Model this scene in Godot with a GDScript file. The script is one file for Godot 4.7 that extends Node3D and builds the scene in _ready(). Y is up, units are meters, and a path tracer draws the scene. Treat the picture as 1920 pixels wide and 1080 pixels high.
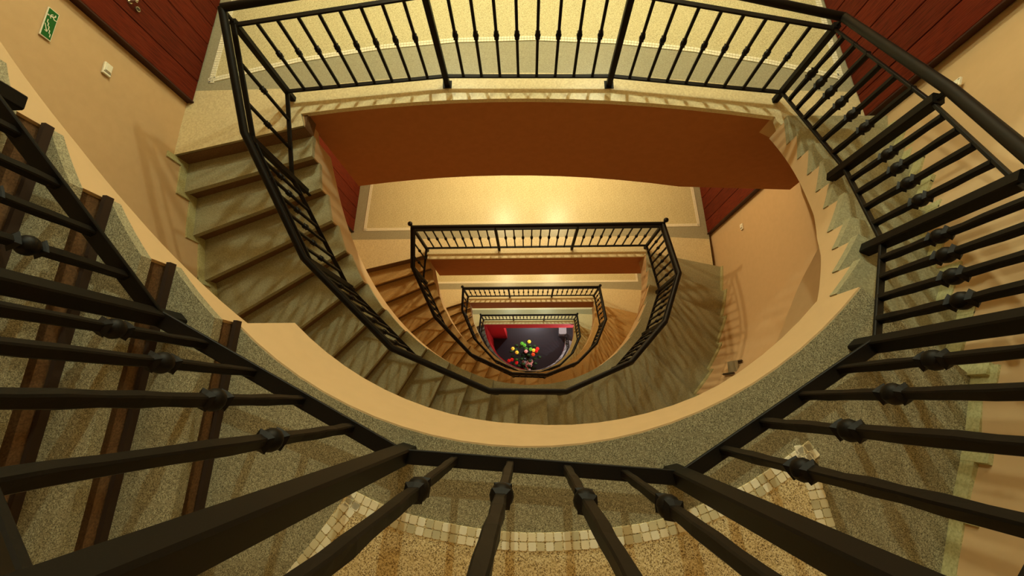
extends Node3D
# A D-shaped stairwell seen from the top landing, looking down. y up, metres; level one floor is y = 0.

var M := {}
var used := {}
var rng := RandomNumberGenerator.new()
var cache := {}

# ---------------------------------------------------------------- naming
func numbered(called: String) -> String:
	var n: int = used.get(called, 0)
	used[called] = n + 1
	return called if n == 0 else "%s_%03d" % [called, n]

func tag(o: Node, label: String, category := "", group := "", kind := "") -> Node:
	if label: o.set_meta("label", label)
	if category: o.set_meta("category", category)
	if group: o.set_meta("group", group)
	if kind: o.set_meta("kind", kind)
	return o

func thing(called: String, label: String, category: String, at := Vector3.ZERO, group := "") -> Node3D:
	var o := Node3D.new()
	o.name = numbered(called)
	add_child(o)
	o.position = at
	tag(o, label, category, group)
	return o

func struct(called: String) -> Node3D:
	var o := Node3D.new()
	o.name = numbered(called)
	add_child(o)
	o.set_meta("kind", "structure")
	return o

func put(mesh: Mesh, called: String, mat: Material, parent: Node) -> MeshInstance3D:
	var o := MeshInstance3D.new()
	o.name = called if parent != self else numbered(called)
	o.mesh = mesh
	o.material_override = mat
	parent.add_child(o, true)
	return o

# ---------------------------------------------------------------- shapes
func mk() -> SurfaceTool:
	var st := SurfaceTool.new()
	st.begin(Mesh.PRIMITIVE_TRIANGLES)
	st.set_smooth_group(-1)
	return st

func done(st: SurfaceTool) -> ArrayMesh:
	st.generate_normals()
	return st.commit()

func tri(st: SurfaceTool, a: Vector3, b: Vector3, c: Vector3) -> void:
	st.add_vertex(a); st.add_vertex(b); st.add_vertex(c)

func quad(st: SurfaceTool, a: Vector3, b: Vector3, c: Vector3, d: Vector3) -> void:
	tri(st, a, b, c); tri(st, a, c, d)

func v3(p: Vector2, y: float) -> Vector3:
	return Vector3(p.x, y, p.y)

# upright prism over a plan outline (x, z)
func prism(st: SurfaceTool, outline: PackedVector2Array, y0: float, y1: float) -> void:
	var p := outline.duplicate()
	if Geometry2D.is_polygon_clockwise(p): p.reverse()
	var t := Geometry2D.triangulate_polygon(p)
	for i in range(0, t.size(), 3):
		tri(st, v3(p[t[i]], y1), v3(p[t[i + 1]], y1), v3(p[t[i + 2]], y1))
		tri(st, v3(p[t[i]], y0), v3(p[t[i + 2]], y0), v3(p[t[i + 1]], y0))
	for i in p.size():
		var a := p[i]
		var b := p[(i + 1) % p.size()]
		quad(st, v3(a, y0), v3(b, y0), v3(b, y1), v3(a, y1))

func box(st: SurfaceTool, c: Vector3, s: Vector3) -> void:
	prism(st, PackedVector2Array([Vector2(c.x - s.x / 2, c.z - s.z / 2), Vector2(c.x + s.x / 2, c.z - s.z / 2), Vector2(c.x + s.x / 2, c.z + s.z / 2), Vector2(c.x - s.x / 2, c.z + s.z / 2)]), c.y - s.y / 2, c.y + s.y / 2)

# a bar with chamfered rectangular section from a to b; w across, h along «up»
func bar(st: SurfaceTool, a: Vector3, b: Vector3, w: float, h: float, up := Vector3.UP, ch := 0.15) -> void:
	var d := (b - a).normalized()
	var s := d.cross(up).normalized()
	var u := s.cross(d).normalized()
	var c := minf(w, h) * ch
	var ring := []
	for k in [[-1, -1, 1, 0], [-1, -1, 0, 1], [-1, 1, 0, -1], [-1, 1, 1, 0], [1, 1, -1, 0], [1, 1, 0, -1], [1, -1, 0, 1], [1, -1, -1, 0]]:
		ring.append(s * (k[0] * w / 2 + k[2] * c) + u * (k[1] * h / 2 + k[3] * c))
	for i in 8:
		var p: Vector3 = ring[i]
		var q: Vector3 = ring[(i + 1) % 8]
		quad(st, a + p, a + q, b + q, b + p)
		tri(st, a, a + q, a + p)
		tri(st, b, b + p, b + q)

# round tube along a polyline, mitred at the corners
func tube(st: SurfaceTool, path: PackedVector3Array, r: float, n := 12) -> void:
	st.set_smooth_group(0)
	var rings := []
	for i in path.size():
		var d0 := (path[i] - path[maxi(i - 1, 0)]).normalized() if i > 0 else (path[1] - path[0]).normalized()
		var d1 := (path[mini(i + 1, path.size() - 1)] - path[i]).normalized() if i < path.size() - 1 else d0
		var t := (d0 + d1).normalized()
		var s := t.cross(Vector3.UP).normalized()
		if s.length() < 0.1: s = Vector3.RIGHT
		var u := s.cross(t).normalized()
		var grow := 1.0 / maxf(0.6, t.dot(d0))
		var ring := []
		for k in n:
			var a := TAU * k / n
			ring.append(path[i] + s * cos(a) * r * grow + u * sin(a) * r)
		rings.append(ring)
	for i in path.size() - 1:
		for k in n:
			quad(st, rings[i][k], rings[i][(k + 1) % n], rings[i + 1][(k + 1) % n], rings[i + 1][k])
	st.set_smooth_group(-1)
	for k in n:
		tri(st, path[0], rings[0][(k + 1) % n], rings[0][k])
		tri(st, path[-1], rings[-1][k], rings[-1][(k + 1) % n])

# lathed profile [r, y] around the vertical through c
func lathe(st: SurfaceTool, c: Vector3, prof: Array, n := 16, smooth := true) -> void:
	st.set_smooth_group(0 if smooth else -1)
	for i in prof.size() - 1:
		for k in n:
			var a0 := TAU * k / n
			var a1 := TAU * (k + 1) / n
			var p := func(q, a): return c + Vector3(cos(a) * q[0], q[1], sin(a) * q[0])
			var A: Vector3 = p.call(prof[i], a0)
			var B: Vector3 = p.call(prof[i], a1)
			var C: Vector3 = p.call(prof[i + 1], a1)
			var D: Vector3 = p.call(prof[i + 1], a0)
			if prof[i][0] > 1e-5: tri(st, A, B, C) if prof[i + 1][0] > 1e-5 else tri(st, A, B, D)
			if prof[i + 1][0] > 1e-5: tri(st, A, C, D)
	st.set_smooth_group(-1)

func ball(st: SurfaceTool, c: Vector3, r: Vector3, n := 10, m := 6) -> void:
	st.set_smooth_group(0)
	for i in m:
		for k in n:
			var p := func(ii, kk):
				var t: float = PI * ii / m
				var a: float = TAU * kk / n
				return c + Vector3(sin(t) * cos(a) * r.x, cos(t) * r.y, sin(t) * sin(a) * r.z)
			if i > 0: tri(st, p.call(i, k), p.call(i, k + 1), p.call(i + 1, k))
			if i < m - 1: tri(st, p.call(i, k + 1), p.call(i + 1, k + 1), p.call(i + 1, k))
	st.set_smooth_group(-1)

# wall of some thickness along a plan polyline; the given line is its face, the thickness lies to the «out» side
func wall(st: SurfaceTool, line: PackedVector2Array, y0: float, y1: float, thick: float, out := 1.0) -> void:
	var back := PackedVector2Array()
	for i in line.size():
		var d := (line[mini(i + 1, line.size() - 1)] - line[maxi(i - 1, 0)]).normalized()
		back.append(line[i] + Vector2(-d.y, d.x) * thick * out)
	for i in line.size() - 1:
		var a := line[i]; var b := line[i + 1]; var c := back[i + 1]; var d := back[i]
		st.set_smooth_group(1); quad(st, v3(a, y0), v3(b, y0), v3(b, y1), v3(a, y1))
		st.set_smooth_group(2); quad(st, v3(c, y0), v3(d, y0), v3(d, y1), v3(c, y1))
		st.set_smooth_group(-1)
		quad(st, v3(a, y1), v3(b, y1), v3(c, y1), v3(d, y1))
		quad(st, v3(d, y0), v3(c, y0), v3(b, y0), v3(a, y0))
	for e in [0, line.size() - 1]:
		quad(st, v3(line[e], y0), v3(back[e], y0), v3(back[e], y1), v3(line[e], y1))

func smooth_line(p: Array, n := 5) -> PackedVector2Array:
	var out := PackedVector2Array()
	for i in p.size() - 1:
		var a: Vector2 = p[maxi(i - 1, 0)]
		var b: Vector2 = p[i]
		var c: Vector2 = p[i + 1]
		var d: Vector2 = p[mini(i + 2, p.size() - 1)]
		for k in n: out.append(b.cubic_interpolate(c, a, d, float(k) / n))
	out.append(p[-1])
	return out

# ---------------------------------------------------------------- materials
func mat(c: Color, rough := 0.7, spec := 0.4) -> StandardMaterial3D:
	var m := StandardMaterial3D.new()
	m.albedo_color = c
	m.roughness = rough
	m.metallic_specular = spec
	return m

func grain(colors: Array, cell_mm: float, px := 512, seed_ := 1, kind := FastNoiseLite.TYPE_CELLULAR, freq := 0.16) -> StandardMaterial3D:
	var n := FastNoiseLite.new()
	n.noise_type = kind
	n.frequency = freq
	n.seed = seed_
	if kind == FastNoiseLite.TYPE_CELLULAR:
		n.cellular_return_type = FastNoiseLite.RETURN_CELL_VALUE
		n.fractal_type = FastNoiseLite.FRACTAL_NONE
	else:
		n.fractal_octaves = 4
	var t := NoiseTexture2D.new()
	t.width = px; t.height = px
	t.seamless = true
	t.noise = n
	var g := Gradient.new()
	g.interpolation_mode = Gradient.GRADIENT_INTERPOLATE_LINEAR
	var offs := PackedFloat32Array(); var cols := PackedColorArray()
	for i in colors.size():
		offs.append(float(i) / (colors.size() - 1)); cols.append(colors[i])
	g.offsets = offs; g.colors = cols
	t.color_ramp = g
	var m := StandardMaterial3D.new()
	m.albedo_texture = t
	m.uv1_triplanar = true
	m.uv1_world_triplanar = true
	var size_m := px * freq * cell_mm / 2600.0
	m.uv1_scale = Vector3.ONE / size_m
	m.roughness = 0.6
	m.metallic_specular = 0.4
	return m

func materials() -> void:
	M.wall = grain([Color(0.770, 0.648, 0.482), Color(0.780, 0.656, 0.49), Color(0.790, 0.665, 0.498)], 300, 256, 5, FastNoiseLite.TYPE_SIMPLEX, 0.02)
	M.wall.roughness = 0.85
	M.beam = grain([Color(0.67, 0.435, 0.25), Color(0.685, 0.445, 0.26), Color(0.70, 0.46, 0.27)], 300, 256, 6, FastNoiseLite.TYPE_SIMPLEX, 0.02)
	M.beam.roughness = 0.85
	M.red = mat(Color(0.62, 0.06, 0.05), 0.7)
	M.granite = grain([Color(0.34, 0.32, 0.24), Color(0.50, 0.47, 0.37), Color(0.57, 0.54, 0.43), Color(0.62, 0.59, 0.48), Color(0.74, 0.72, 0.60)], 7, 512, 11)
	M.pebble = grain([Color(0.42, 0.33, 0.20), Color(0.77, 0.68, 0.49), Color(0.85, 0.77, 0.58), Color(0.90, 0.83, 0.65), Color(0.96, 0.91, 0.77)], 8, 512, 23)
	M.step_grey = grain([Color(0.55, 0.53, 0.42), Color(0.60, 0.58, 0.46), Color(0.62, 0.60, 0.48), Color(0.67, 0.65, 0.53)], 14, 512, 31)
	M.riser = grain([Color(0.36, 0.26, 0.17), Color(0.42, 0.31, 0.20), Color(0.47, 0.35, 0.23)], 14, 512, 33)  # brown stone, darkened to carry the shade on the risers
	M.toe_shade = mat(Color(0.20, 0.135, 0.085), 0.7)  # dark strip colour standing for the shade at the riser foot
	M.step_yellow = grain([Color(0.70, 0.57, 0.36), Color(0.76, 0.63, 0.41), Color(0.80, 0.68, 0.45)], 14, 512, 37)
	M.border = grain([Color(0.57, 0.55, 0.45), Color(0.63, 0.61, 0.51), Color(0.69, 0.67, 0.56)], 10, 512, 41)
	M.strip = grain([Color(0.80, 0.74, 0.58), Color(0.84, 0.78, 0.62), Color(0.87, 0.82, 0.66)], 30, 512, 43)
	M.field = grain([Color(0.68, 0.63, 0.46), Color(0.79, 0.75, 0.58), Color(0.83, 0.79, 0.62), Color(0.87, 0.84, 0.68)], 12, 512, 47)
	for k in ["field", "border", "strip"]: M[k].roughness = 0.32
	M.skirt = grain([Color(0.62, 0.60, 0.42), Color(0.70, 0.68, 0.50), Color(0.75, 0.73, 0.54)], 14, 512, 53)
	M.tile = [mat(Color(0.95, 0.93, 0.84), 0.45), mat(Color(0.84, 0.80, 0.66), 0.45), mat(Color(0.94, 0.90, 0.78), 0.4), mat(Color(0.78, 0.75, 0.62), 0.5)]
	M.iron = grain([Color(0.055, 0.044, 0.032), Color(0.073, 0.058, 0.043), Color(0.096, 0.076, 0.057)], 20, 256, 61, FastNoiseLite.TYPE_SIMPLEX, 0.05)
	M.iron.roughness = 0.5
	M.iron.metallic_specular = 0.28
	M.wood = []
	for k in 3:
		var c: Color = [Color(0.38, 0.115, 0.035), Color(0.35, 0.105, 0.03), Color(0.37, 0.113, 0.038)][k]
		var w := grain([c.darkened(0.35), c, c.lightened(0.06)], 10, 256, 71 + k, FastNoiseLite.TYPE_SIMPLEX, 0.03)
		w.uv1_scale = Vector3(9, 0.55, 9)
		w.roughness = 0.6
		w.metallic_specular = 0.25
		M.wood.append(w)
	M.wood_dark = mat(Color(0.22, 0.085, 0.035), 0.5)
	M.white = mat(Color(0.90, 0.88, 0.80), 0.4)
	M.slot = mat(Color(0.25, 0.2, 0.14), 0.6)
	M.steel = mat(Color(0.75, 0.72, 0.66), 0.25); M.steel.metallic = 0.8
	M.sign_green = mat(Color(0.03, 0.36, 0.11), 0.4)
	M.black_floor = grain([Color(0.12, 0.12, 0.135), Color(0.145, 0.145, 0.16), Color(0.17, 0.17, 0.185)], 60, 256, 83, FastNoiseLite.TYPE_SIMPLEX, 0.03)
	M.black_floor.roughness = 0.3
	M.grey_plate = mat(Color(0.62, 0.58, 0.48), 0.5)
	M.stone_grey = grain([Color(0.40, 0.40, 0.40), Color(0.50, 0.50, 0.49), Color(0.56, 0.56, 0.55)], 14, 512, 91)

# ---------------------------------------------------------------- plan curves
# inner edge of a flight: half an ellipse, phi 0 at the north-west corner, 90 in the south, 180 at the north-east
func inner(f: Dictionary, phi: float, off := 0.0) -> Vector2:
	var t := deg_to_rad(phi)
	return Vector2(f.cx - (f.a + off) * cos(t), f.zc + (f.b + off) * sin(t))

const SHELL := [[-4.0, 2.875], [2.0, 2.88], [10.0, 2.91], [18.0, 2.97], [26.0, 3.05], [40.0, 3.14], [55.0, 3.15], [71.0, 3.11], [90.0, 3.05], [110.0, 3.02], [137.0, 2.99], [160.0, 2.96], [185.0, 2.93]]

# outer wall of the lower flights, by angle round (0, -2.2)
func shell(psi: float, off := 0.0) -> Vector2:
	var r := 3.0
	for i in SHELL.size() - 1:
		if psi <= SHELL[i + 1][0] or i == SHELL.size() - 2:
			r = remap(psi, SHELL[i][0], SHELL[i + 1][0], SHELL[i][1], SHELL[i + 1][1])
			break
	var t := deg_to_rad(psi)
	return Vector2(-(r + off) * cos(t), -2.2 + (r + off) * sin(t))

func edge1(x: float) -> float:          # north edge of the level one landing, gently bowed
	return -2.42 + 0.043 * x * x + 0.03 * x

# ---------------------------------------------------------------- stairs
# lines: [inner phi, outer point]; tread k lies between lines k and k+1 at tops[k]; drop: the height of a riser
func stairs(o: Node3D, f: Dictionary, lines: Array, tops: Array, rise: float, stone: Material, face: Material, depth: float, down: float, toe_shade := 0.0, skirt_at := []) -> void:
	var st_string := mk()
	var st_soffit := mk()
	for k in tops.size():
		var a: float = lines[k][0]
		var b: float = lines[k + 1][0]
		var y: float = tops[k]
		var body := PackedVector2Array()
		var slab := PackedVector2Array()
		var over: float = 0.45 * down * signf(b - a)
		var n := 4
		for i in n + 1:
			body.append(inner(f, lerpf(a, b, float(i) / n), 0.006))
			var aa := a + (over if down < 0 else 0.0)
			var bb := b + (over if down > 0 else 0.0)
			slab.append(inner(f, lerpf(aa, bb, float(i) / n), -0.012))
		var oa: Vector2 = lines[k][1]
		var ob: Vector2 = lines[k + 1][1]
		var om := (oa + ob) / 2
		var dn := (ob - oa).normalized() * 0.014
		for q in [ob, oa]: body.append(q)
		for q in ([ob + dn, oa] if down > 0 else [ob, oa - dn]): slab.append(q)
		var st := mk()
		prism(st, slab, y - 0.045, y)
		var tread := put(done(st), "step", stone, o)
		st = mk()
		if toe_shade > 0:      # only the front half reaches down, so that nothing shows under the string
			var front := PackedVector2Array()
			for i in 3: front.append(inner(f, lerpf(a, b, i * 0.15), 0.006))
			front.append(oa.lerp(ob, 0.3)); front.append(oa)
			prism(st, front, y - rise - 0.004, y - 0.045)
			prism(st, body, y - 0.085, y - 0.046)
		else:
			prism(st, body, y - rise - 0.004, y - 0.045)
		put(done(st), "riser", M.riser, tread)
		if toe_shade > 0:
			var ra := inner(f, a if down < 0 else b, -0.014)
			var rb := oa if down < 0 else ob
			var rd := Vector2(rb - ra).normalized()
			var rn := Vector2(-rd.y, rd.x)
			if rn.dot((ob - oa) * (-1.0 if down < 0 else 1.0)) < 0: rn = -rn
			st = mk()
			prism(st, PackedVector2Array([ra, rb, rb + rn * 0.016, ra + rn * 0.016]), y - rise, y - rise + toe_shade)
			put(done(st), "toe_shade_strip", M.toe_shade, tread)  # thin strip whose dark colour paints the shade below each riser
		# the string: a plastered face on the well side under every tread
		for i in n:
			var p0 := lerpf(a, b, float(i) / n)
			var p1 := lerpf(a, b, float(i + 1) / n)
			var t0 := (float(k) + float(i) / n)
			var t1 := (float(k) + float(i + 1) / n)
			var slope: float = (tops[-1] - tops[0]) / maxf(1.0, tops.size() - 1)
			var y0: float = tops[0] + slope * (t0 - 0.5) - depth
			var y1: float = tops[0] + slope * (t1 - 0.5) - depth
			var i0 := inner(f, p0, -0.006); var i1 := inner(f, p1, -0.006)
			var b0 := inner(f, p0, -0.006); var b1 := inner(f, p1, -0.006)
			var w0 := inner(f, p0, 0.03); var w1 := inner(f, p1, 0.03)
			var yt := y - 0.043
			st_string.set_smooth_group(3)
			quad(st_string, v3(b0, y0), v3(b1, y1), v3(i1, yt), v3(i0, yt))
			st_string.set_smooth_group(-1)
			quad(st_string, v3(i0, yt), v3(i1, yt), v3(w1, yt), v3(w0, yt))
			if i == 0: quad(st_string, v3(b0, y0), v3(i0, yt), v3(w0, yt), v3(w0, y0))
			if i == n - 1: quad(st_string, v3(b1, y1), v3(w1, y1), v3(w1, yt), v3(i1, yt))
			quad(st_soffit, v3(b0, y0), v3(b1, y1), v3(oa.lerp(ob, float(i + 1) / n), y1), v3(oa.lerp(ob, float(i) / n), y0))
		# stone skirting against the wall, one piece a step
		var u := (ob - oa).normalized()
		var inn := Vector2(-u.y, u.x)
		if inn.dot(body[0] - oa) < 0: inn = -inn
		if skirt_at.size() == 0 or k in skirt_at:
			var sk := mk()
			prism(sk, PackedVector2Array([oa, ob, ob + inn * 0.03 + u * 0.01, oa + inn * 0.03 - u * 0.01]), y - 0.02, y + 0.07)
			var hi := oa if down > 0 else ob
			var hu := u if down > 0 else -u
			prism(sk, PackedVector2Array([hi, hi + hu * 0.05, hi + hu * 0.05 + inn * 0.031, hi + inn * 0.031]), y, y + rise + 0.07)
			put(done(sk), "skirting_stone", M.skirt, o)
	put(done(st_string), "string", face, o)
	put(done(st_soffit), "soffit", M.wall, o)

const PHI := [0.0, 5.0, 11.5, 18.5, 25.5, 33.5, 41.5, 49.0, 56.5, 64.0, 71.0, 78.0]

func phi_at(i: int) -> float:
	return PHI[i] if i < 12 else 78.0 + (i - 11) * 8.5

func outer_psi(phi: float) -> float:
	return phi + 5.0 * cos(deg_to_rad(phi))

func height_at(f: Dictionary, phi: float) -> float:      # nosing line
	var i := 0
	while i < 23 and phi_at(i + 1) < phi: i += 1
	var t := float(i) + clampf((phi - phi_at(i)) / (phi_at(i + 1) - phi_at(i)), 0, 1)
	return lerpf(f.y0, f.y1, clampf(t / 24.0, 0, 1))

func lower_flight(f: Dictionary, stone: Material, face: Material, label: String) -> void:
	var rise: float = (f.y0 - f.y1) / 24.0
	var lines := []; var tops := []
	for i in 24:
		lines.append([phi_at(i), shell(outer_psi(phi_at(i)), 0.02)])
		if i < 23: tops.append(f.y0 - rise * (i + 1))
	var o := thing("stair_flight", label, "staircase")
	stairs(o, f, lines, tops, rise, stone, face, 0.42, 1.0)

# ---------------------------------------------------------------- railings
func baluster_mesh(length: float, w: float, twist: int) -> ArrayMesh:
	var key := "b%.3f_%.3f_%d" % [length, w, twist]
	if cache.has(key): return cache[key]
	var st := mk()
	var r := RandomNumberGenerator.new(); r.seed = 100 + twist
	var n := maxi(2, int(length / 0.07)) if w > 0.022 else 2
	var prev := []
	for i in n + 1:
		var y := length * i / n
		var s := w * (1.0 + (r.randf_range(-0.09, 0.12) if w > 0.022 and i > 0 and i < n else 0.0))
		var a := r.randf_range(-0.05, 0.05)
		var c := Vector3(r.randf_range(-0.04, 0.04) * w, y, r.randf_range(-0.04, 0.04) * w)
		var ring := []
		for q in 8:
			var base := PI / 4 + (q / 2) * PI / 2 + (-0.16 if q % 2 == 0 else 0.16) + a
			ring.append(c + Vector3(cos(base), 0, sin(base)) * s * 0.68)
		if i > 0:
			for q in 8: quad(st, prev[q], prev[(q + 1) % 8], ring[(q + 1) % 8], ring[q])
		else:
			for q in 6: tri(st, ring[0], ring[q + 1], ring[q + 2])
		if i == n:
			for q in 6: tri(st, ring[0], ring[q + 2], ring[q + 1])
		prev = ring
	cache[key] = done(st)
	return cache[key]

func knob_mesh(s: float) -> ArrayMesh:       # a ball between two square flared collars
	var key := "k%.3f" % s
	if cache.has(key): return cache[key]
	var st := mk()
	ball(st, Vector3.ZERO, Vector3(s * 0.64, s * 0.62, s * 0.64), 14, 8)
	for d in [-1.0, 1.0]:
		var prev := []
		for q in [[0.26, 1.05], [0.32, 0.94], [0.60, 0.74], [0.50, 0.66], [0.28, 0.52]]:
			var ring := []
			for k in 8:
				var a := TAU * k / 8.0
				var r: float = q[0] * (1.12 if k % 2 == 1 else 0.86)
				ring.append(Vector3(cos(a) * r, q[1] * d, sin(a) * r) * s)
			if prev.size():
				for k in 8: quad(st, prev[k], prev[(k + 1) % 8], ring[(k + 1) % 8], ring[k])
			prev = ring
	cache[key] = done(st)
	return cache[key]

# posts: [foot, foot height, bottom rail height, top rail height, handrail height, draw the post, finial]
func railing(o: Node3D, posts: Array, counts: Array, w: Dictionary, hand: Array) -> void:
	for p in posts:
		if not p.post: continue
		var st := mk()
		var f: Vector3 = p.foot
		var top := f + Vector3(0, p.top + 0.03, 0)
		bar(st, f - Vector3(0, 0.01, 0), top, p.get("w", w.post), p.get("w", w.post), p.get("dir", Vector3.FORWARD), 0.1)
		if p.get("plate", false): box(st, f + Vector3(0, 0.003, 0), Vector3(1.7, 0, 1.7) * float(p.get("w", w.post)) + Vector3(0, 0.008, 0))
		var po := put(done(st), "post", M.iron, o)
		var sp := mk()
		bar(sp, top, f + Vector3(0, p.hand, 0), w.post * 0.42, w.post * 0.42, Vector3.FORWARD, 0.1)
		put(done(sp), "spindle", M.iron, po)
		if p.get("finial", false):
			var fi := mk()
			bar(fi, f + Vector3(0, p.hand, 0), f + Vector3(0, p.hand + 0.09, 0), 0.03, 0.03, Vector3.FORWARD, 0.2)
			ball(fi, f + Vector3(0, p.hand + 0.12, 0), Vector3.ONE * 0.034)
			put(done(fi), "finial", M.iron, po)
	for i in posts.size() - 1:
		var a: Dictionary = posts[i]
		var b: Dictionary = posts[i + 1]
		var dir: Vector3 = b.foot - a.foot
		for part in ["bottom", "top"]:
			var st := mk()
			var ww: float = w[part + "_rail"] if not b.has("rail_w") or part == "top" else b.rail_w
			bar(st, a.foot + Vector3(0, a[part], 0), b.foot + Vector3(0, b[part], 0), ww, 0.014, Vector3.UP, 0.2)
			put(done(st), part + "_rail", M.iron, o)
		var n: int = counts[i]
		for k in n:
			var t := (k + 1.0) / (n + 1.0)
			var y0: float = lerpf(a.bottom, b.bottom, t)
			var y1: float = lerpf(a.top, b.top, t)
			var at: Vector3 = (a.foot as Vector3).lerp(b.foot, t) + Vector3(0, y0, 0)
			var bl := put(baluster_mesh(snappedf(y1 - y0, 0.02), w.bar, (k + i) % 3), "baluster", M.iron, o)
			bl.position = at
			bl.rotation.y = atan2(-dir.z, dir.x)
			var kn := put(knob_mesh(w.knob), "knob", M.iron, bl)
			kn.position.y = (y1 - y0) * w.get("knob_at", 0.56)
	if hand.size() > 1:
		var st := mk()
		tube(st, PackedVector3Array(hand), w.hand)
		put(done(st), "handrail", M.iron, o)

func lower_railing(f: Dictionary, start: Vector3, finish: Vector3, h0: float, h1: float, w: Dictionary, counts: Array, label: String) -> void:
	var o := thing("stair_railing", label, "railing")
	var posts := [{"foot": start, "bottom": 0.1, "top": h0 - 0.1, "hand": h0, "post": false}]
	for phi in [12.0, 34.0, 57.0, 80.0, 100.0, 122.0, 141.0, 161.0]:
		var p := inner(f, phi, 0.11)
		var h: float = lerpf(h0, h1, phi / 180.0)
		posts.append({"foot": Vector3(p.x, height_at(f, phi) - 0.03, p.y), "bottom": 0.27 if phi < 20 else 0.12, "top": h - 0.1, "hand": h, "post": true})
	posts.append({"foot": finish, "bottom": 0.1, "top": h1 - 0.1, "hand": h1, "post": false})
	var hand := []
	for p in posts: hand.append(p.foot + Vector3(0, p.hand, 0))
	railing(o, posts, counts, w, hand)

# ---------------------------------------------------------------- landings
func landing(called: String, y: float, edge: Array, south: Array, mosaic: Array, beam_depth: float, beam: Material, strip_w: float) -> void:
	# edge: points of the north edge of the well from west to east; south: the rest of the outline round by the north
	var o := struct(called)
	var outline := PackedVector2Array(edge)
	for q in south: outline.append(q)
	var st := mk()
	var core := outline.duplicate()
	for i in edge.size(): core[i].y -= 0.06
	core[edge.size()] += Vector2(0.1, -0.1)
	prism(st, core, y - 0.28, y - 0.02)
	put(done(st), "slab", M.wall, o)
	st = mk()
	prism(st, outline, y - 0.02, y)
	put(done(st), "stone_border", M.border, o)
	# the paler stone along the well
	var s := PackedVector2Array()
	var n := edge.size()
	s.append(south[south.size() - 1])
	for e in edge: s.append(e + Vector2(0, 0.012))
	s.append(south[0])
	s.append(south[1])
	s.append(Vector2(south[1].x - 0.02, edge[n - 1].y - strip_w * 0.8))
	for i in range(n - 1, -1, -1): s.append(edge[i] - Vector2(0, strip_w))
	s.append(Vector2(south[south.size() - 2].x + 0.02, edge[0].y - strip_w))
	s.append(south[south.size() - 2])
	st = mk()
	prism(st, s, y - 0.04, y + 0.003)
	put(done(st), "edge_stone", M.strip, o)
	# field and the double row of small tiles round it
	var fld := PackedVector2Array(mosaic)
	fld.append(Vector2(mosaic[-1].x - 0.1, -4.5)); fld.append(Vector2(mosaic[0].x + 0.1, -4.5))
	st = mk()
	prism(st, fld, y - 0.01, y + 0.004)
	put(done(st), "terrazzo_field", M.field, o)
	var line := PackedVector2Array([fld[-1]])
	for q in mosaic: line.append(q)
	line.append(fld[fld.size() - 2])
	var mm := MultiMesh.new()
	mm.transform_format = MultiMesh.TRANSFORM_3D
	var tile := mk()
	box(tile, Vector3.ZERO, Vector3(0.02, 0.008, 0.02))
	mm.mesh = done(tile)
	var places := []
	for row in 2:
		for i in line.size() - 1:
			var d := line[i + 1] - line[i]
			var u := d.normalized()
			var nn := Vector2(-u.y, u.x)
			if nn.dot(Vector2(0, -3.5) - line[i]) < 0: nn = -nn
			var c := int(d.length() / 0.024)
			for k in c:
				var p := line[i] + d * ((k + 0.5) / c) + nn * (0.012 + row * 0.025)
				places.append(Transform3D(Basis(Vector3.UP, atan2(-u.y, u.x)), v3(p, y + 0.003)))
	mm.instance_count = places.size()
	for i in places.size(): mm.set_instance_transform(i, places[i])
	var mi := MultiMeshInstance3D.new()
	mi.name = "mosaic_tiles"
	mi.multimesh = mm
	mi.material_override = M.tile[0]
	mi.set_meta("kind", "stuff")
	o.add_child(mi, true)
	# the deep beam under the edge
	st = mk()
	var b := PackedVector2Array(edge)
	for i in range(edge.size() - 1, -1, -1): b.append(edge[i] - Vector2(0, 0.25))
	b[edge.size() - 1].x += 0.85; b[edge.size()].x += 0.85
	prism(st, b, y - beam_depth, y - 0.045)
	put(done(st), "beam", beam, o)
	# the riser of the first step down, in the shade-darkened riser stone
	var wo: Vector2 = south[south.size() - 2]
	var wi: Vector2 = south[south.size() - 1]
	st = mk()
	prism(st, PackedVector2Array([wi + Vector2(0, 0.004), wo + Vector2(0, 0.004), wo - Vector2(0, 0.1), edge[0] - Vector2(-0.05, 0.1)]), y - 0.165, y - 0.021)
	put(done(st), "riser", M.riser, o)

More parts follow.
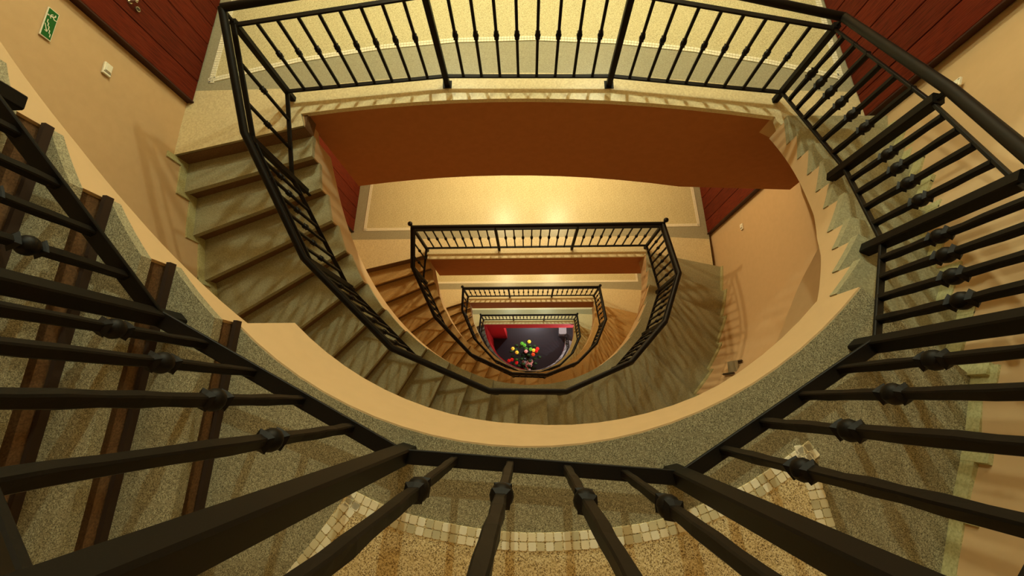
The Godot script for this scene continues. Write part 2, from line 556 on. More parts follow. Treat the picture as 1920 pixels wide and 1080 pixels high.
func door(called: String, at: Vector3, along: Vector3, inward: Vector3, width: float, high: float, planks: int, handle_at: float) -> void:
	var o := struct(called)
	var ax := along.normalized()
	for k in planks:
		var st := mk()
		var w := width / planks
		var c := at + ax * (w * (k + 0.5)) + inward * 0.03
		bar(st, c + Vector3(0, 0.012, 0), c + Vector3(0, high, 0), w - 0.004, 0.05, inward, 0.06)
		put(done(st), "plank", M.wood[k % 3], o)
	var back := mk()
	bar(back, at + ax * width / 2 + inward * 0.012, at + ax * width / 2 + inward * 0.012 + Vector3(0, high, 0), width, 0.024, inward)
	put(done(back), "backing", M.wood_dark, o)
	var fr := mk()
	for e in [-0.009, width + 0.009]:
		bar(fr, at + ax * e + inward * 0.03, at + ax * e + inward * 0.03 + Vector3(0, high + 0.05, 0), 0.014, 0.062, inward, 0.1)
	bar(fr, at + ax * -0.03 + inward * 0.03 + Vector3(0, high + 0.03, 0), at + ax * (width + 0.03) + inward * 0.03 + Vector3(0, high + 0.03, 0), 0.05, 0.07, inward, 0.1)
	put(done(fr), "frame", M.wood_dark, o)
	if handle_at > 0:
		var h := at + ax * handle_at + inward * 0.058
		var st := mk()
		for dy in [0.70, 0.635]:
			var c := h + Vector3(0, dy, 0)
			bar(st, c, c + inward * 0.012, 0.034, 0.034, Vector3.UP, 0.3)
		bar(st, h + Vector3(0, 0.70, 0), h + Vector3(0, 0.70, 0) + inward * 0.06, 0.018, 0.018)
		bar(st, h + Vector3(0, 0.70, 0) + inward * 0.055, h + Vector3(0, 0.70, 0) + inward * 0.055 + ax * 0.12, 0.018, 0.018)
		var hd := put(done(st), "door_handle", M.steel, o)
		var kh := mk()
		bar(kh, h + Vector3(0, 0.635, 0) + inward * 0.01, h + Vector3(0, 0.635, 0) + inward * 0.015, 0.018, 0.026, Vector3.UP, 0.3)
		put(done(kh), "keyhole", M.slot, hd)

# ---------------------------------------------------------------- lamps
func lamp(at: Vector3, energy: float, color: Color, label: String, rod := 0.25) -> void:
	var o := thing("pendant_lamp", label, "lamp", at, "")
	var st := mk()
	ball(st, Vector3.ZERO, Vector3.ONE * 0.07, 16, 10)
	var g := StandardMaterial3D.new()
	g.albedo_color = Color(0.9, 0.88, 0.8)
	g.emission_enabled = true
	g.emission = color
	g.emission_energy_multiplier = 4.0
	put(done(st), "globe", g, o)
	st = mk()
	bar(st, Vector3(0, 0.065, 0), Vector3(0, rod, 0), 0.02, 0.02, Vector3.FORWARD)
	lathe(st, Vector3(0, 0.06, 0), [[0.0, 0.03], [0.03, 0.025], [0.035, 0.0], [0.0, 0.0]])
	put(done(st), "stem", M.slot, o)
	var l := OmniLight3D.new()
	l.name = "bulb_light"
	l.light_color = color
	l.light_energy = energy
	l.light_size = 0.05
	l.omni_range = 25.0
	l.omni_attenuation = 2.0
	l.shadow_enabled = true
	o.add_child(l)

# ---------------------------------------------------------------- the scene
func _ready() -> void:
	rng.seed = 7
	# camera: a short lens held over the railing, looking almost straight down
	var up := -Vector3(30, -212, -800).normalized()
	var ex := (Vector3(1, 0, 0) - up * up.x).normalized()
	var ez := ex.cross(up)
	var cam := Camera3D.new()
	cam.name = "camera"
	cam.fov = rad_to_deg(2.0 * atan(540.0 / 800.0))
	cam.near = 0.02
	cam.transform = Transform3D(Basis(Vector3(ex.x, up.x, ez.x), Vector3(ex.y, up.y, ez.y), Vector3(ex.z, up.z, ez.z)), Vector3(0, 3, 0))
	add_child(cam)
	cam.current = true
	var env := Environment.new()
	env.background_mode = Environment.BG_COLOR
	env.background_color = Color(0, 0, 0)
	env.ambient_light_source = Environment.AMBIENT_SOURCE_DISABLED
	env.tonemap_mode = Environment.TONE_MAPPER_LINEAR
	env.tonemap_exposure = 1.0
	env.sdfgi_enabled = true
	env.ssao_enabled = true
	env.ssil_enabled = true
	var we := WorldEnvironment.new()
	we.name = "world_environment"
	we.environment = env
	add_child(we)
	var warm := Color(0.95, 1.0, 0.87)
	var warmer := Color(1.0, 0.93, 0.73)
	var cool := Color(0.96, 0.95, 1.0)
	materials()
	for q in [[Vector3(0.0, 4.9, -3.7), 6.0, warm, "single lamp hanging under the topmost ceiling", 3.3],
		[Vector3(-0.9, 2.5, -4.0), 3.2, warm, "left lamp over the top landing floor", 0.38], [Vector3(0.9, 2.5, -4.0), 3.2, warm, "right lamp over the top landing floor", 0.38],
		[Vector3(-0.45, -1.6, -3.6), 2.4, warmer, "left lamp over the second landing floor", 1.35], [Vector3(0.62, -1.6, -3.6), 2.4, warmer, "right lamp over the second landing floor", 1.35],
		[Vector3(-0.62, -5.2, -3.6), 2.4, warmer, "left lamp over the third landing floor", 1.55], [Vector3(0.7, -5.2, -3.6), 2.4, warmer, "right lamp over the third landing floor", 1.55],
		[Vector3(-0.62, -8.9, -3.6), 1.9, warm, "left lamp over the fourth landing floor", 1.35], [Vector3(0.7, -8.9, -3.6), 1.9, warm, "right lamp over the fourth landing floor", 1.35],
		[Vector3(0.35, -12.6, -3.9), 5.0, cool, "white lamp over the dark ground floor", 1.25], [Vector3(2.1, -12.4, -1.2), 4.0, cool, "unseen white lamp added to brighten the red wall of the ground floor", 0.5]]:  # the last lamp is unseen, added to brighten the red wall
		lamp(q[0], q[1], q[2], q[3], q[4])
	build_shell()
	build_landings()
	build_stairs()
	build_railings()
	build_top_landing()
	build_fittings()
	build_ground()

# flights: ellipses of the inner edge
var F12 := {"y0": 0.0, "y1": -3.4, "cx": 0.01, "zc": -2.2, "a": 1.84, "b": 2.04}
var F23 := {"y0": -3.4, "y1": -7.3, "cx": 0.03, "zc": -2.26, "a": 1.61, "b": 1.73}
var F34 := {"y0": -7.3, "y1": -11.1, "cx": 0.05, "zc": -2.42, "a": 1.5, "b": 1.6}
var F45 := {"y0": -11.1, "y1": -14.9, "cx": 0.05, "zc": -2.5, "a": 1.52, "b": 1.4}
var FU := {"cx": 0.0, "zc": -2.2, "a": 2.0, "b": 2.37}

func build_shell() -> void:
	var west := PackedVector2Array([Vector2(-2.75, -4.7), Vector2(-2.87, -2.42)])
	for p in range(-2, 61, 2): west.append(shell(p))
	var st := mk()
	wall(st, west, -15.2, 3.6, 0.2, 1.0)
	put(done(st), "wall_west", M.wall, self).set_meta("kind", "structure")
	var south := PackedVector2Array()
	for p in range(60, 121, 2): south.append(shell(p))
	st = mk()
	wall(st, south, -15.2, 1.0, 0.2, 1.0)
	put(done(st), "wall_south", M.wall, self).set_meta("kind", "structure")
	var east := PackedVector2Array()
	for p in range(120, 185, 2): east.append(shell(p))
	east.append(Vector2(2.92, -2.5)); east.append(Vector2(2.82, -4.7))
	st = mk()
	wall(st, east, -15.2, 1.0, 0.2, 1.0)
	put(done(st), "wall_east", M.wall, self).set_meta("kind", "structure")
	st = mk()
	box(st, Vector3(0, -3.5, -4.8), Vector3(6.2, 23.6, 0.2))
	put(done(st), "wall_north", M.wall, self).set_meta("kind", "structure")
	# walls of the topmost flight
	var ue := smooth_line([Vector2(2.6, -4.7), Vector2(2.64, -3.04), Vector2(2.73, -2.11), Vector2(2.52, -1.61), Vector2(2.34, -1.24), Vector2(2.1, -0.87), Vector2(1.92, -0.54), Vector2(1.8, -0.33), Vector2(1.66, -0.06), Vector2(1.58, 0.18), Vector2(1.51, 0.32), Vector2(1.4, 0.56), Vector2(1.3, 0.8)], 4)
	st = mk()
	wall(st, ue, -0.25, 8.25, 0.25, -1.0)
	put(done(st), "wall_east_top", M.wall, self).set_meta("kind", "structure")
	var us := smooth_line([Vector2(1.3, 0.8), Vector2(1.0, 1.2), Vector2(0, 1.4), Vector2(-0.8, 1.25), Vector2(-1.3, 0.85), Vector2(-1.65, 0.52), Vector2(-2.1, 0.25), Vector2(-2.6, -0.4), Vector2(-3.0, -1.3), Vector2(-2.95, -2.3), Vector2(-2.85, -4.7)], 4)
	st = mk()
	wall(st, us, 0.95, 8.25, 0.25, -1.0)
	put(done(st), "wall_south_top", M.wall, self).set_meta("kind", "structure")
	st = mk()
	box(st, Vector3(0, 8.3, -1.7), Vector3(6.6, 0.2, 6.8))
	put(done(st), "ceiling", M.wood_dark, self).set_meta("kind", "structure")
	st = mk()
	box(st, Vector3(0, 2.97, -3.62), Vector3(5.9, 0.16, 2.2))
	put(done(st), "ceiling", M.wall, self).set_meta("kind", "structure")
	st = mk()
	box(st, Vector3(0, -15.05, -1.9), Vector3(6.6, 0.3, 6.2))
	put(done(st), "floor_ground", M.black_floor, self).set_meta("kind", "structure")

func build_landings() -> void:
	var e := []
	for i in 13:
		var x := lerpf(-1.87, 1.98, i / 12.0)
		e.append(Vector2(x, edge1(x)))
	var mos := []
	for x in [-2.72, -1.96, -1.22, -0.6, 0.07, 0.75, 1.41, 2.0, 2.58]: mos.append(Vector2(x, -2.99 + 0.06 * x * x + 0.035 * x))
	landing("floor_top", 0.0, e, [inner(FU, 177.0), Vector2(2.78, -2.04), Vector2(2.7, -4.7), Vector2(-2.8, -4.7), shell(5.0, 0.02), inner(F12, 0.0)], mos, 1.26, M.beam, 0.24)
	var fl := [[-3.4, F12, F23, -2.2, 0.97, -2.66, 2.76, -2.68], [-7.3, F23, F34, -2.38, 0.75, -2.66, 2.76, -2.86], [-11.1, F34, F45, -2.5, 0.86, -2.66, 2.76, -2.98]]
	for q in fl:
		var west := inner(q[2], 0.0)
		var east := inner(q[1], 171.5)
		var ed := []
		for i in 5: ed.append(Vector2(lerpf(west.x, q[1].cx + q[1].a, i / 4.0), q[3]))
		var ms := []
		for i in 5: ms.append(Vector2(lerpf(q[5], q[6], i / 4.0), q[7]))
		landing("floor_" + ["second", "third", "fourth"][fl.find(q)], q[0], ed, [east, shell(outer_psi(171.5), 0.02), Vector2(2.85, -4.7), Vector2(-2.8, -4.7), shell(5.0, 0.02), west], ms, q[4], M.red if q[0] < -11 else M.beam, 0.33)

func build_stairs() -> void:
	lower_flight(F12, M.step_grey, M.wall, "grey stone winding stair flight down from the top landing to the second")
	lower_flight(F23, M.step_yellow, M.wall, "yellowish stone winding stair flight below the second landing")
	lower_flight(F34, M.step_yellow, M.wall, "small yellow stone winding flight below the third landing")
	lower_flight(F45, M.stone_grey, M.red, "lowest stair flight with red string reaching the dark ground floor")
	# east side of the topmost flight
	var o := thing("stair_flight", "topmost east flight with saw-toothed peach string beside the right wall", "staircase")
	var tips := [132.0, 137.0, 142.2, 146.6, 152.3, 157.0, 162.0, 167.0, 172.0, 177.0]
	var outs := [Vector2(1.68, -0.08), Vector2(1.83, -0.33), Vector2(1.95, -0.55), Vector2(2.06, -0.76), Vector2(2.2, -0.98), Vector2(2.33, -1.2), Vector2(2.46, -1.43), Vector2(2.57, -1.64), Vector2(2.68, -1.86), Vector2(2.77, -2.06)]
	var lines := []; var tops := []
	for i in 10:
		lines.append([tips[i], outs[i]])
		if i < 9: tops.append(1.3 - 0.13 * (i + 1))
	stairs(o, FU, lines, tops, 0.13, M.step_grey, M.wall, 0.2, 1.0)
	# west side, rising out of sight
	o = thing("stair_flight", "topmost left flight rising from the mosaic landing with shade-darkened risers", "staircase")
	var th := [53.0, 45.5, 38.6, 32.6, 27.5, 22.0, 16.0, 9.0, 2.0]
	var ox := [-1.24, -1.44, -1.60, -1.72, -1.92, -2.2, -2.5, -2.75, -2.9]
	var oz := [0.92, 0.72, 0.58, 0.52, 0.4, 0.2, -0.25, -0.75, -1.3]
	lines = []; tops = []
	for i in 9:
		lines.append([th[i], Vector2(ox[i], oz[i])])
		if i < 8: tops.append(1.3 + 0.15 * (i + 1))
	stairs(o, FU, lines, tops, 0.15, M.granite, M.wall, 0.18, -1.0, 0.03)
	var st := mk()
	prism(st, PackedVector2Array([inner(FU, 2.0, 0.02), Vector2(-2.9, -1.3), Vector2(-2.98, -2.3), Vector2(-2.0, -2.45)]), 2.4, 2.6)  # unseen slab added to block the upper lamp from the west wall
	put(done(st), "floor_light_blocker", M.wall, self).set_meta("kind", "structure")

func build_railings() -> void:
	var wl := {"post": 0.04, "bar": 0.017, "knob": 0.034, "hand": 0.027, "bottom_rail": 0.032, "top_rail": 0.032, "knob_at": 0.54}
	var w1 := {"post": 0.044, "bar": 0.019, "knob": 0.034, "hand": 0.026, "bottom_rail": 0.034, "top_rail": 0.036, "knob_at": 0.56}
	# landing railings
	var o := thing("landing_railing", "bowed dark iron railing along the edge of the nearest upper landing", "railing")
	var posts := []
	for x in [-1.95, -0.65, 0.69, 2.0]:
		posts.append({"foot": Vector3(x, 0.0, edge1(x) - 0.14), "bottom": 0.1, "top": 0.815 if absf(x) < 1.0 else (0.74 if x < 0 else 0.69), "hand": 0.95 if absf(x) < 1.0 else (0.87 if x < 0 else 0.775), "post": true, "plate": absf(x) < 1.0})
	var hand := []
	for p in posts: hand.append(p.foot + Vector3(0, p.hand, 0))
	railing(o, posts, [8, 8, 8], w1, hand)
	var corner := {1: [posts[0].foot, posts[3].foot]}
	var lv := [[2, -3.4, -1.58, 1.86, -2.33, 0.95], [3, -7.3, -1.46, 1.64, -2.5, 0.9], [4, -11.1, -1.46, 1.56, -2.62, 0.9]]
	for q in lv:
		o = thing("landing_railing", ["straight iron railing across the second landing with ball finials", "straight iron railing across the third landing further down the well", "smallest straight iron railing above the dark ground floor"][q[0] - 2], "railing")
		posts = []
		for i in 4:
			posts.append({"foot": Vector3(lerpf(q[2], q[3], i / 3.0), q[1], q[4]), "bottom": 0.11, "top": q[5] - 0.11, "hand": q[5], "post": true, "finial": i % 3 == 0})
		hand = []
		for p in posts: hand.append(p.foot + Vector3(0, p.hand, 0))
		railing(o, posts, [8, 8, 8], wl, hand)
		corner[q[0]] = [posts[0].foot, posts[3].foot]
	var cn := [2, 6, 6, 6, 4, 6, 6, 6, 6]
	lower_railing(F12, corner[1][0], corner[2][1], 0.87, 0.95, w1, cn, "dark iron railing winding down from the top landing to the second")
	lower_railing(F23, corner[2][0], corner[3][1], 0.95, 0.9, wl, cn, "dark iron railing winding down between the second and third landings")
	lower_railing(F34, corner[3][0], corner[4][1], 0.9, 0.9, wl, cn, "thin iron railing winding down between the third and fourth landings")
	lower_railing(F45, corner[4][0], Vector3(1.6, -14.9, -2.55), 0.9, 0.9, wl, cn, "lowest iron railing winding down to the dark ground floor")
	# the railing of the topmost flight, in front of the lens
	o = thing("stair_railing", "large black railing in the foreground round the near mosaic landing", "railing")
	var we := {"post": 0.052, "bar": 0.025, "knob": 0.046, "hand": 0.025, "bottom_rail": 0.03, "top_rail": 0.022, "knob_at": 0.46}
	var ne: Vector3 = corner[1][1]
	posts = [
		{"foot": ne, "bottom": 0.1, "top": 0.69, "hand": 0.775, "post": false},
		{"foot": Vector3(1.82, 0.65, -1.29), "bottom": 0.1, "top": 0.65, "hand": 0.735, "post": true},
		{"foot": Vector3(1.6, 1.04, -0.69), "bottom": 0.1, "top": 0.645, "hand": 0.725, "post": true},
		{"foot": Vector3(1.27, 1.3, -0.2), "bottom": 0.1, "top": 0.85, "hand": 0.97, "post": true},
		{"foot": Vector3(0.527, 1.3, 0.255), "bottom": 0.1, "top": 1.12, "hand": 1.24, "post": true, "w": 0.06, "rail_w": 0.05},
		{"foot": Vector3(-0.458, 1.3, 0.188), "bottom": 0.1, "top": 1.26, "hand": 1.38, "post": true, "w": 0.062, "rail_w": 0.05},
		{"foot": Vector3(-1.32, 1.45, -0.29), "bottom": 0.1, "top": 0.75, "hand": 0.9, "post": true, "rail_w": 0.055},
		{"foot": Vector3(-1.62, 1.9, -0.92), "bottom": 0.1, "top": 0.75, "hand": 0.9, "post": true, "rail_w": 0.055}]
	for i in posts.size():
		if i > 0 and i < posts.size() - 1:
			var d: Vector3 = posts[i + 1].foot - posts[i - 1].foot
			posts[i].dir = Vector3(d.x, 0, d.z).normalized()
	hand = []
	for p in posts: hand.append(p.foot + Vector3(0, p.hand, 0))
	railing(o, posts, [6, 4, 4, 4, 4, 4, 4], we, hand)

func lean_at(phi: float) -> float:
	if phi < 90: return remap(phi, 53, 90, -0.085, -0.07)
	return remap(phi, 90, 114, -0.07, -0.012) if phi < 114 else remap(phi, 114, 132, -0.012, -0.006)

func build_top_landing() -> void:
	# the half landing below the lens: grey granite, a double row of marble tiles, pebble terrazzo
	var o := struct("floor_near")
	var y := 1.3
	var rim := PackedVector2Array()
	for i in 25: rim.append(inner(FU, lerpf(53.0, 132.0, i / 24.0)))
	var outl := rim.duplicate()
	for q in [Vector2(1.68, -0.08), Vector2(1.62, 0.2), Vector2(1.5, 0.5), Vector2(1.35, 0.85), Vector2(1.0, 1.25), Vector2(0, 1.45), Vector2(-0.8, 1.3), Vector2(-1.24, 0.92)]: outl.append(q)
	var st := mk()
	prism(st, outl, y - 0.03, y)
	put(done(st), "granite_floor", M.granite, o)
	# plastered face of the slab, leaning a little into the well
	st = mk()
	for i in 24:
		var a := rim[i]; var b := rim[i + 1]
		var p0 := lerpf(53.0, 132.0, i / 24.0); var p1 := lerpf(53.0, 132.0, (i + 1) / 24.0)
		var c0 := inner(FU, p0, lean_at(p0)); var c1 := inner(FU, p1, lean_at(p1))
		var d0 := remap(p0, 53, 132, 0.35, 0.27); var d1 := remap(p1, 53, 132, 0.35, 0.27)
		var a1 := inner(FU, p0, -0.006); var b1 := inner(FU, p1, -0.006)
		st.set_smooth_group(1)
		quad(st, v3(c0, y - d0), v3(c1, y - d1), v3(b1, y - 0.006), v3(a1, y - 0.006))
		st.set_smooth_group(-1)
		quad(st, v3(a1, y - 0.006), v3(b1, y - 0.006), v3(b, y - 0.006), v3(a, y - 0.006))
	var core := outl.duplicate()
	for i in 25: core[i] = inner(FU, lerpf(53.0, 132.0, i / 24.0), 0.04)
	prism(st, core, y - 0.26, y - 0.032)
	put(done(st), "slab", M.wall, o)
	# stone skirting round the east side of the landing
	var wl := [Vector2(1.7, -0.12), Vector2(1.6, 0.15), Vector2(1.51, 0.34), Vector2(1.42, 0.56), Vector2(1.32, 0.8)]
	for i in 4:
		var a: Vector2 = wl[i]; var b: Vector2 = wl[i + 1]
		var u := (b - a).normalized()
		var inn := Vector2(-u.y, u.x)
		st = mk()
		prism(st, PackedVector2Array([a - inn * 0.03, b - inn * 0.03, b + inn * 0.02, a + inn * 0.02]), y, y + 0.05)
		prism(st, PackedVector2Array([a - inn * 0.03, a + u * 0.07 - inn * 0.03, a + u * 0.07 + inn * 0.021, a + inn * 0.021]), y, y + 0.095)
		put(done(st), "skirting_stone", M.skirt, o)
	# field
	var band := [Vector2(-0.66, 0.315), Vector2(-0.52, 0.372), Vector2(-0.37, 0.412), Vector2(-0.12, 0.449), Vector2(0.12, 0.451), Vector2(0.39, 0.422), Vector2(0.56, 0.378), Vector2(0.79, 0.285), Vector2(1.03, 0.14)]
	var line := smooth_line(band, 4)
	var fld := line.duplicate()
	for q in [Vector2(1.07, 0.45), Vector2(1.1, 0.75), Vector2(0.85, 1.1), Vector2(0, 1.3), Vector2(-0.75, 1.1), Vector2(-0.95, 0.78), Vector2(-0.86, 0.6)]: fld.append(q)
	st = mk()
	prism(st, fld, y - 0.01, y + 0.003)
	put(done(st), "pebble_field", M.pebble, o)
	# tiles one by one: the long curve and both sides
	var v := []
	for i in 4:
		st = mk()
		var s := 0.0265 + 0.0009 * (i % 2)
		bar(st, Vector3(0, -0.006, 0), Vector3(0, 0.0055, 0), s, s, Vector3.FORWARD, 0.12)
		v.append(done(st))
	var runs := [line, PackedVector2Array([Vector2(1.03, 0.15), Vector2(1.075, 0.46), Vector2(1.09, 0.7)]), PackedVector2Array([Vector2(-0.66, 0.33), Vector2(-0.86, 0.585), Vector2(-0.97, 0.76)])]
	for r in runs:
		var dist := [0.0]
		for i in r.size() - 1: dist.append(dist[-1] + r[i].distance_to(r[i + 1]))
		var total: float = dist[-1]
		var n := int(total / 0.0305)
		for row in 2:
			for k in n:
				var s: float = total * (k + 0.5) / n
				var i := 0
				while i < r.size() - 2 and dist[i + 1] < s: i += 1
				var u: Vector2 = (r[i + 1] - r[i]).normalized()
				var nn := Vector2(-u.y, u.x)
				if nn.dot(Vector2(0.05, 0.8) - r[i]) < 0: nn = -nn
				var p: Vector2 = r[i].lerp(r[i + 1], (s - dist[i]) / (dist[i + 1] - dist[i])) + nn * (0.014 + 0.0305 * row)
				var t := put(v[rng.randi() % 4], "mosaic_tile", M.tile[[0, 0, 0, 1, 1, 2, 2, 3][rng.randi() % 8]], o)
				t.position = v3(p, y + 0.001)
				t.rotation.y = atan2(-u.y, u.x) + rng.randf_range(-0.05, 0.05)

func build_fittings() -> void:
	door("door_1", Vector3(-2.87, 0.0, -2.46), Vector3(0.1, 0, -2.28), Vector3(1, 0, 0.04), 1.35, 2.1, 7, 0.28)
	door("door_2", Vector3(2.72, 0.0, -2.16), Vector3(-0.085, 0, -0.9), Vector3(-1, 0, 0.08), 1.35, 2.1, 7, 0.0)
	door("door_3", Vector3(-2.87, -3.4, -2.68), Vector3(0.1, 0, -2.28), Vector3(1, 0, 0.04), 1.2, 2.1, 6, 0.0)
	door("door_4", Vector3(2.91, -3.4, -2.56), Vector3(-0.1, 0, -2.2), Vector3(-1, 0, 0.04), 1.2, 2.1, 6, 0.0)

	# green escape sign beside the left door
	var t := Vector3(0, 0, 1)
	var n := Vector3(1, 0, 0)
	var c := Vector3(-2.875, 1.02, -2.2) + n * 0.006
	var o := thing("exit_sign", "green emergency exit sign with white running figure on the left wall", "sign", c)
	var q := func(u: float, v: float, d := 0.0) -> Vector3: return t * u + Vector3(0, v, 0) + n * d
	var st := mk()
	bar(st, q.call(-0.1, 0), q.call(0.1, 0), 0.06, 0.008, n, 0.1)
	put(done(st), "frame", M.white, o)
	st = mk()
	bar(st, q.call(-0.095, 0, 0.003), q.call(0.095, 0, 0.003), 0.052, 0.006, n, 0.1)
	put(done(st), "green_panel", M.sign_green, o)
	st = mk()
	ball(st, q.call(-0.047, 0.022, 0.006), Vector3.ONE * 0.0055, 8, 5)
	for l in [[-0.05, 0.014, -0.055, -0.004, 0.008], [-0.055, -0.003, -0.042, -0.012, 0.005], [-0.042, -0.012, -0.046, -0.025, 0.005], [-0.056, -0.003, -0.066, -0.014, 0.005], [-0.066, -0.014, -0.076, -0.012, 0.005], [-0.05, 0.013, -0.036, 0.006, 0.004], [-0.05, 0.013, -0.063, 0.007, 0.004], [-0.063, 0.007, -0.068, 0.0, 0.004]]:
		bar(st, q.call(l[0], l[1], 0.0065), q.call(l[2], l[3], 0.0065), l[4], 0.002, n)
	put(done(st), "running_figure", M.white, o)
	st = mk()
	var pts := [[-0.02, 0.016], [0.0, 0.016], [0.0, 0.008], [0.02, 0.008], [0.02, 0.0], [0.04, 0.0], [0.04, -0.008], [0.06, -0.008], [0.06, -0.016], [0.08, -0.016]]
	for i in pts.size() - 1:
		bar(st, q.call(pts[i][0], pts[i][1], 0.0065), q.call(pts[i + 1][0], pts[i + 1][1], 0.0065), 0.004, 0.002, n)
	bar(st, q.call(0.015, 0.024, 0.0065), q.call(0.06, 0.004, 0.0065), 0.004, 0.002, n)
	bar(st, q.call(0.06, 0.004, 0.0065), q.call(0.046, 0.004, 0.0065), 0.004, 0.002, n)
	bar(st, q.call(0.06, 0.004, 0.0065), q.call(0.056, 0.017, 0.0065), 0.004, 0.002, n)
	put(done(st), "stair_symbol", M.white, o)
	plate("light_switch", Vector3(-2.872, 0.655, -2.2), t, n, 0.085, 0.055, "white light switch on the peach wall left of the wooden door")
	plate("light_switch", Vector3(2.625, 0.72, -1.86), Vector3(0.387, 0, -0.922), Vector3(-0.922, 0, -0.387), 0.06, 0.045, "white light switch on the right wall half hidden by the nearest handrail")
	plate("light_switch", Vector3(2.93, -2.5, -2.29), Vector3(0, 0, 1), Vector3(-1, 0, 0), 0.08, 0.06, "tiny white switch on the orange wall beside the right door one storey down")
	# a grey service plate low on the curved right wall
	n = Vector3(-0.79, 0, -0.61)
	t = Vector3(-0.61, 0, 0.79)
	o = thing("service_plate", "grey rectangular plate between dark strips low on the curved right wall", "wall plate", Vector3(2.33, -2.0, -0.36))
	st = mk()
	bar(st, q.call(-0.08, 0), q.call(0.08, 0), 0.2, 0.03, n, 0.1)
	put(done(st), "panel", M.grey_plate, o)
	for e in [-0.085, 0.085]:
		st = mk()
		bar(st, t * e + n * 0.01 + Vector3(0, -0.13, 0), t * e + n * 0.01 + Vector3(0, 0.13, 0), 0.02, 0.022, n, 0.1)
		put(done(st), "edge_strip", M.slot, o)

func plate(called: String, at: Vector3, t: Vector3, n: Vector3, w: float, h: float, label: String) -> void:
	var o := thing(called, label, "switch", at)
	var st := mk()
	bar(st, -t * w / 2 + n * 0.006, t * w / 2 + n * 0.006, h, 0.016, n, 0.15)
	put(done(st), "cover", M.white, o)
	st = mk()
	bar(st, -t * w * 0.3 + n * 0.016, t * w * 0.18 + n * 0.016, h * 0.7, 0.01, n, 0.2)
	put(done(st), "rocker", M.white, o)
	st = mk()
	bar(st, t * w * 0.3 + n * 0.0145 + Vector3(0, -h * 0.45, 0), t * w * 0.3 + n * 0.0145 + Vector3(0, h * 0.45, 0), 0.004, 0.002, n)
	put(done(st), "groove", M.slot, o)

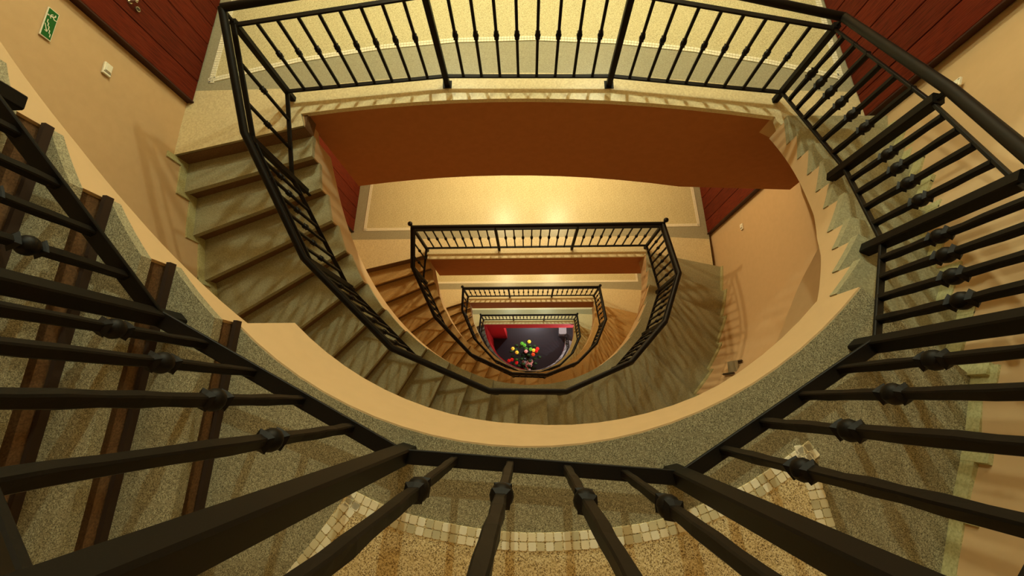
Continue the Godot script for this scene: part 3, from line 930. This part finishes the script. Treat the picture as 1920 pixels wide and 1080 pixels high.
func build_ground() -> void:
	var g := -14.9
	# red walls under the lowest flight, and the red return beside the dark floor
	var line := PackedVector2Array()
	for p in range(0, 86, 5): line.append(inner(F45, p, -0.05))
	var st := mk()
	for i in line.size() - 1:
		var a := line[i]; var b := line[i + 1]
		var ya := height_at(F45, i * 5.0) - 0.35; var yb := height_at(F45, i * 5.0 + 5.0) - 0.35
		var a2 := a + Vector2(-0.12, 0.05); var b2 := b + Vector2(-0.12, 0.05)
		st.set_smooth_group(1); quad(st, v3(a, g), v3(b, g), v3(b, yb), v3(a, ya))
		st.set_smooth_group(-1); quad(st, v3(a2, g), v3(b2, g), v3(b2, yb), v3(a2, ya))
		quad(st, v3(a, ya), v3(b, yb), v3(b2, yb), v3(a2, ya))
	put(done(st), "wall_red", M.red, self).set_meta("kind", "structure")
	line = PackedVector2Array()
	for p in range(105, 166, 5): line.append(inner(F45, p, 0.06))
	st = mk()
	for i in line.size() - 1:
		var a := line[i]; var b := line[i + 1]
		var ya := height_at(F45, 105 + i * 5.0) - 0.3; var yb := height_at(F45, 110 + i * 5.0) - 0.3
		var a2 := a + Vector2(0.1, 0.05); var b2 := b + Vector2(0.1, 0.05)
		st.set_smooth_group(1); quad(st, v3(a, g), v3(b, g), v3(b, yb), v3(a, ya))
		st.set_smooth_group(-1); quad(st, v3(a2, g), v3(b2, g), v3(b2, yb), v3(a2, ya))
		quad(st, v3(a, ya), v3(b, yb), v3(b2, yb), v3(a2, ya))
	put(done(st), "wall_red", M.red, self).set_meta("kind", "structure")
	st = mk()
	box(st, Vector3(-1.2, g + 1.7, -2.68), Vector3(0.7, 3.4, 0.26))
	put(done(st), "wall_red", M.red, self).set_meta("kind", "structure")
	# stone newel at the foot of the stairs
	var nw := thing("newel_block", "pale stone newel block at the foot of the lowest stairs", "newel", Vector3(1.42, g, -2.75))
	st = mk()
	bar(st, Vector3.ZERO, Vector3(0, 0.75, 0), 0.24, 0.24, Vector3.FORWARD, 0.08)
	put(done(st), "shaft", M.stone_grey, nw)
	st = mk()
	bar(st, Vector3(0, 0.75, 0), Vector3(0, 0.82, 0), 0.3, 0.3, Vector3.FORWARD, 0.1)
	put(done(st), "cap", M.stone_grey, nw)
	# the big bouquet
	var leaf := mat(Color(0.10, 0.24, 0.05), 0.6)
	var light_leaf := mat(Color(0.22, 0.45, 0.10), 0.6)
	var vase_m := mat(Color(0.03, 0.028, 0.03), 0.2)
	var o := thing("flower_vase", "tall dark vase with a bright mixed bouquet on the ground floor", "flowers", Vector3(-0.08, g, -1.75))
	st = mk()
	lathe(st, Vector3.ZERO, [[0.0, 0.0], [0.13, 0.0], [0.15, 0.05], [0.10, 0.2], [0.14, 0.45], [0.19, 0.62], [0.17, 0.68], [0.15, 0.66], [0.0, 0.6]], 18)
	put(done(st), "vase", vase_m, o)
	for k in 26:
		var a := k * 2.399
		var r := 0.12 + 0.48 * sqrt(k / 26.0)
		var y := 0.95 - 0.25 * (k / 26.0) + rng.randf_range(-0.06, 0.06)
		st = mk()
		var tip := Vector3(cos(a) * r, y, sin(a) * r)
		var stem := Vector3(cos(a) * 0.08, 0.62, sin(a) * 0.08)
		bar(st, stem, tip, 0.012, 0.012)
		ball(st, tip, Vector3(0.085, 0.03, 0.06), 8, 4)
		put(done(st), "leaf", light_leaf if k in [2, 5, 9] else leaf, o)
	var fl := [[-0.5, -0.25, "yellow"], [-0.34, -0.1, "yellow"], [0.15, -0.52, "yellow"], [0.32, -0.18, "yellow"], [-0.14, -0.45, "green"], [-0.04, -0.38, "green"], [0.2, -0.22, "green"], [0.02, -0.14, "pink"], [0.42, -0.15, "red"], [0.3, -0.02, "orange"], [0.47, -0.24, "red"], [-0.66, 0.2, "red"], [-0.54, 0.16, "red"], [-0.36, 0.28, "red"]]
	var cm := {"yellow": mat(Color(0.95, 0.88, 0.25), 0.6), "green": mat(Color(0.35, 0.72, 0.16), 0.6), "pink": mat(Color(0.92, 0.66, 0.60), 0.6), "red": mat(Color(0.85, 0.10, 0.04), 0.6), "orange": mat(Color(0.9, 0.32, 0.06), 0.6), "white": mat(Color(0.9, 0.88, 0.84), 0.6)}
	for q in fl:
		put(flower(Vector3(q[0], 1.02 if q[1] < 0.1 else 0.8, q[1]), 0.074), "flower", cm[q[2]], o)
		st = mk()
		bar(st, Vector3(0, 0.63, 0), Vector3(q[0], 1.0 if q[1] < 0.1 else 0.78, q[1]), 0.01, 0.01)
		put(done(st), "stem", leaf, o)
	o = thing("flower_bowl", "small dark bowl of pale pink flowers before the tall vase", "flowers", Vector3(0.0, g, -1.35))
	st = mk()
	lathe(st, Vector3.ZERO, [[0.0, 0.0], [0.12, 0.0], [0.2, 0.18], [0.22, 0.24], [0.18, 0.22], [0.0, 0.2]], 18)
	put(done(st), "bowl", vase_m, o)
	for q in [[-0.14, -0.2, "white"], [0.02, -0.17, "pink"], [0.14, -0.2, "pink"], [-0.03, -0.05, "pink"], [0.1, -0.06, "pink"], [-0.04, 0.12, "pink"], [0.06, 0.16, "white"]]:
		put(flower(Vector3(q[0], 0.28, q[1]), 0.09), "flower", cm[q[2]], o)

func flower(c: Vector3, r: float) -> ArrayMesh:
	var st := mk()
	for k in 6:
		var a := TAU * k / 6
		ball(st, c + Vector3(cos(a) * r * 0.55, 0, sin(a) * r * 0.55), Vector3(r * 0.5, r * 0.25, r * 0.5), 7, 4)
	ball(st, c + Vector3(0, r * 0.2, 0), Vector3(r * 0.4, r * 0.3, r * 0.4), 7, 4)
	return done(st)
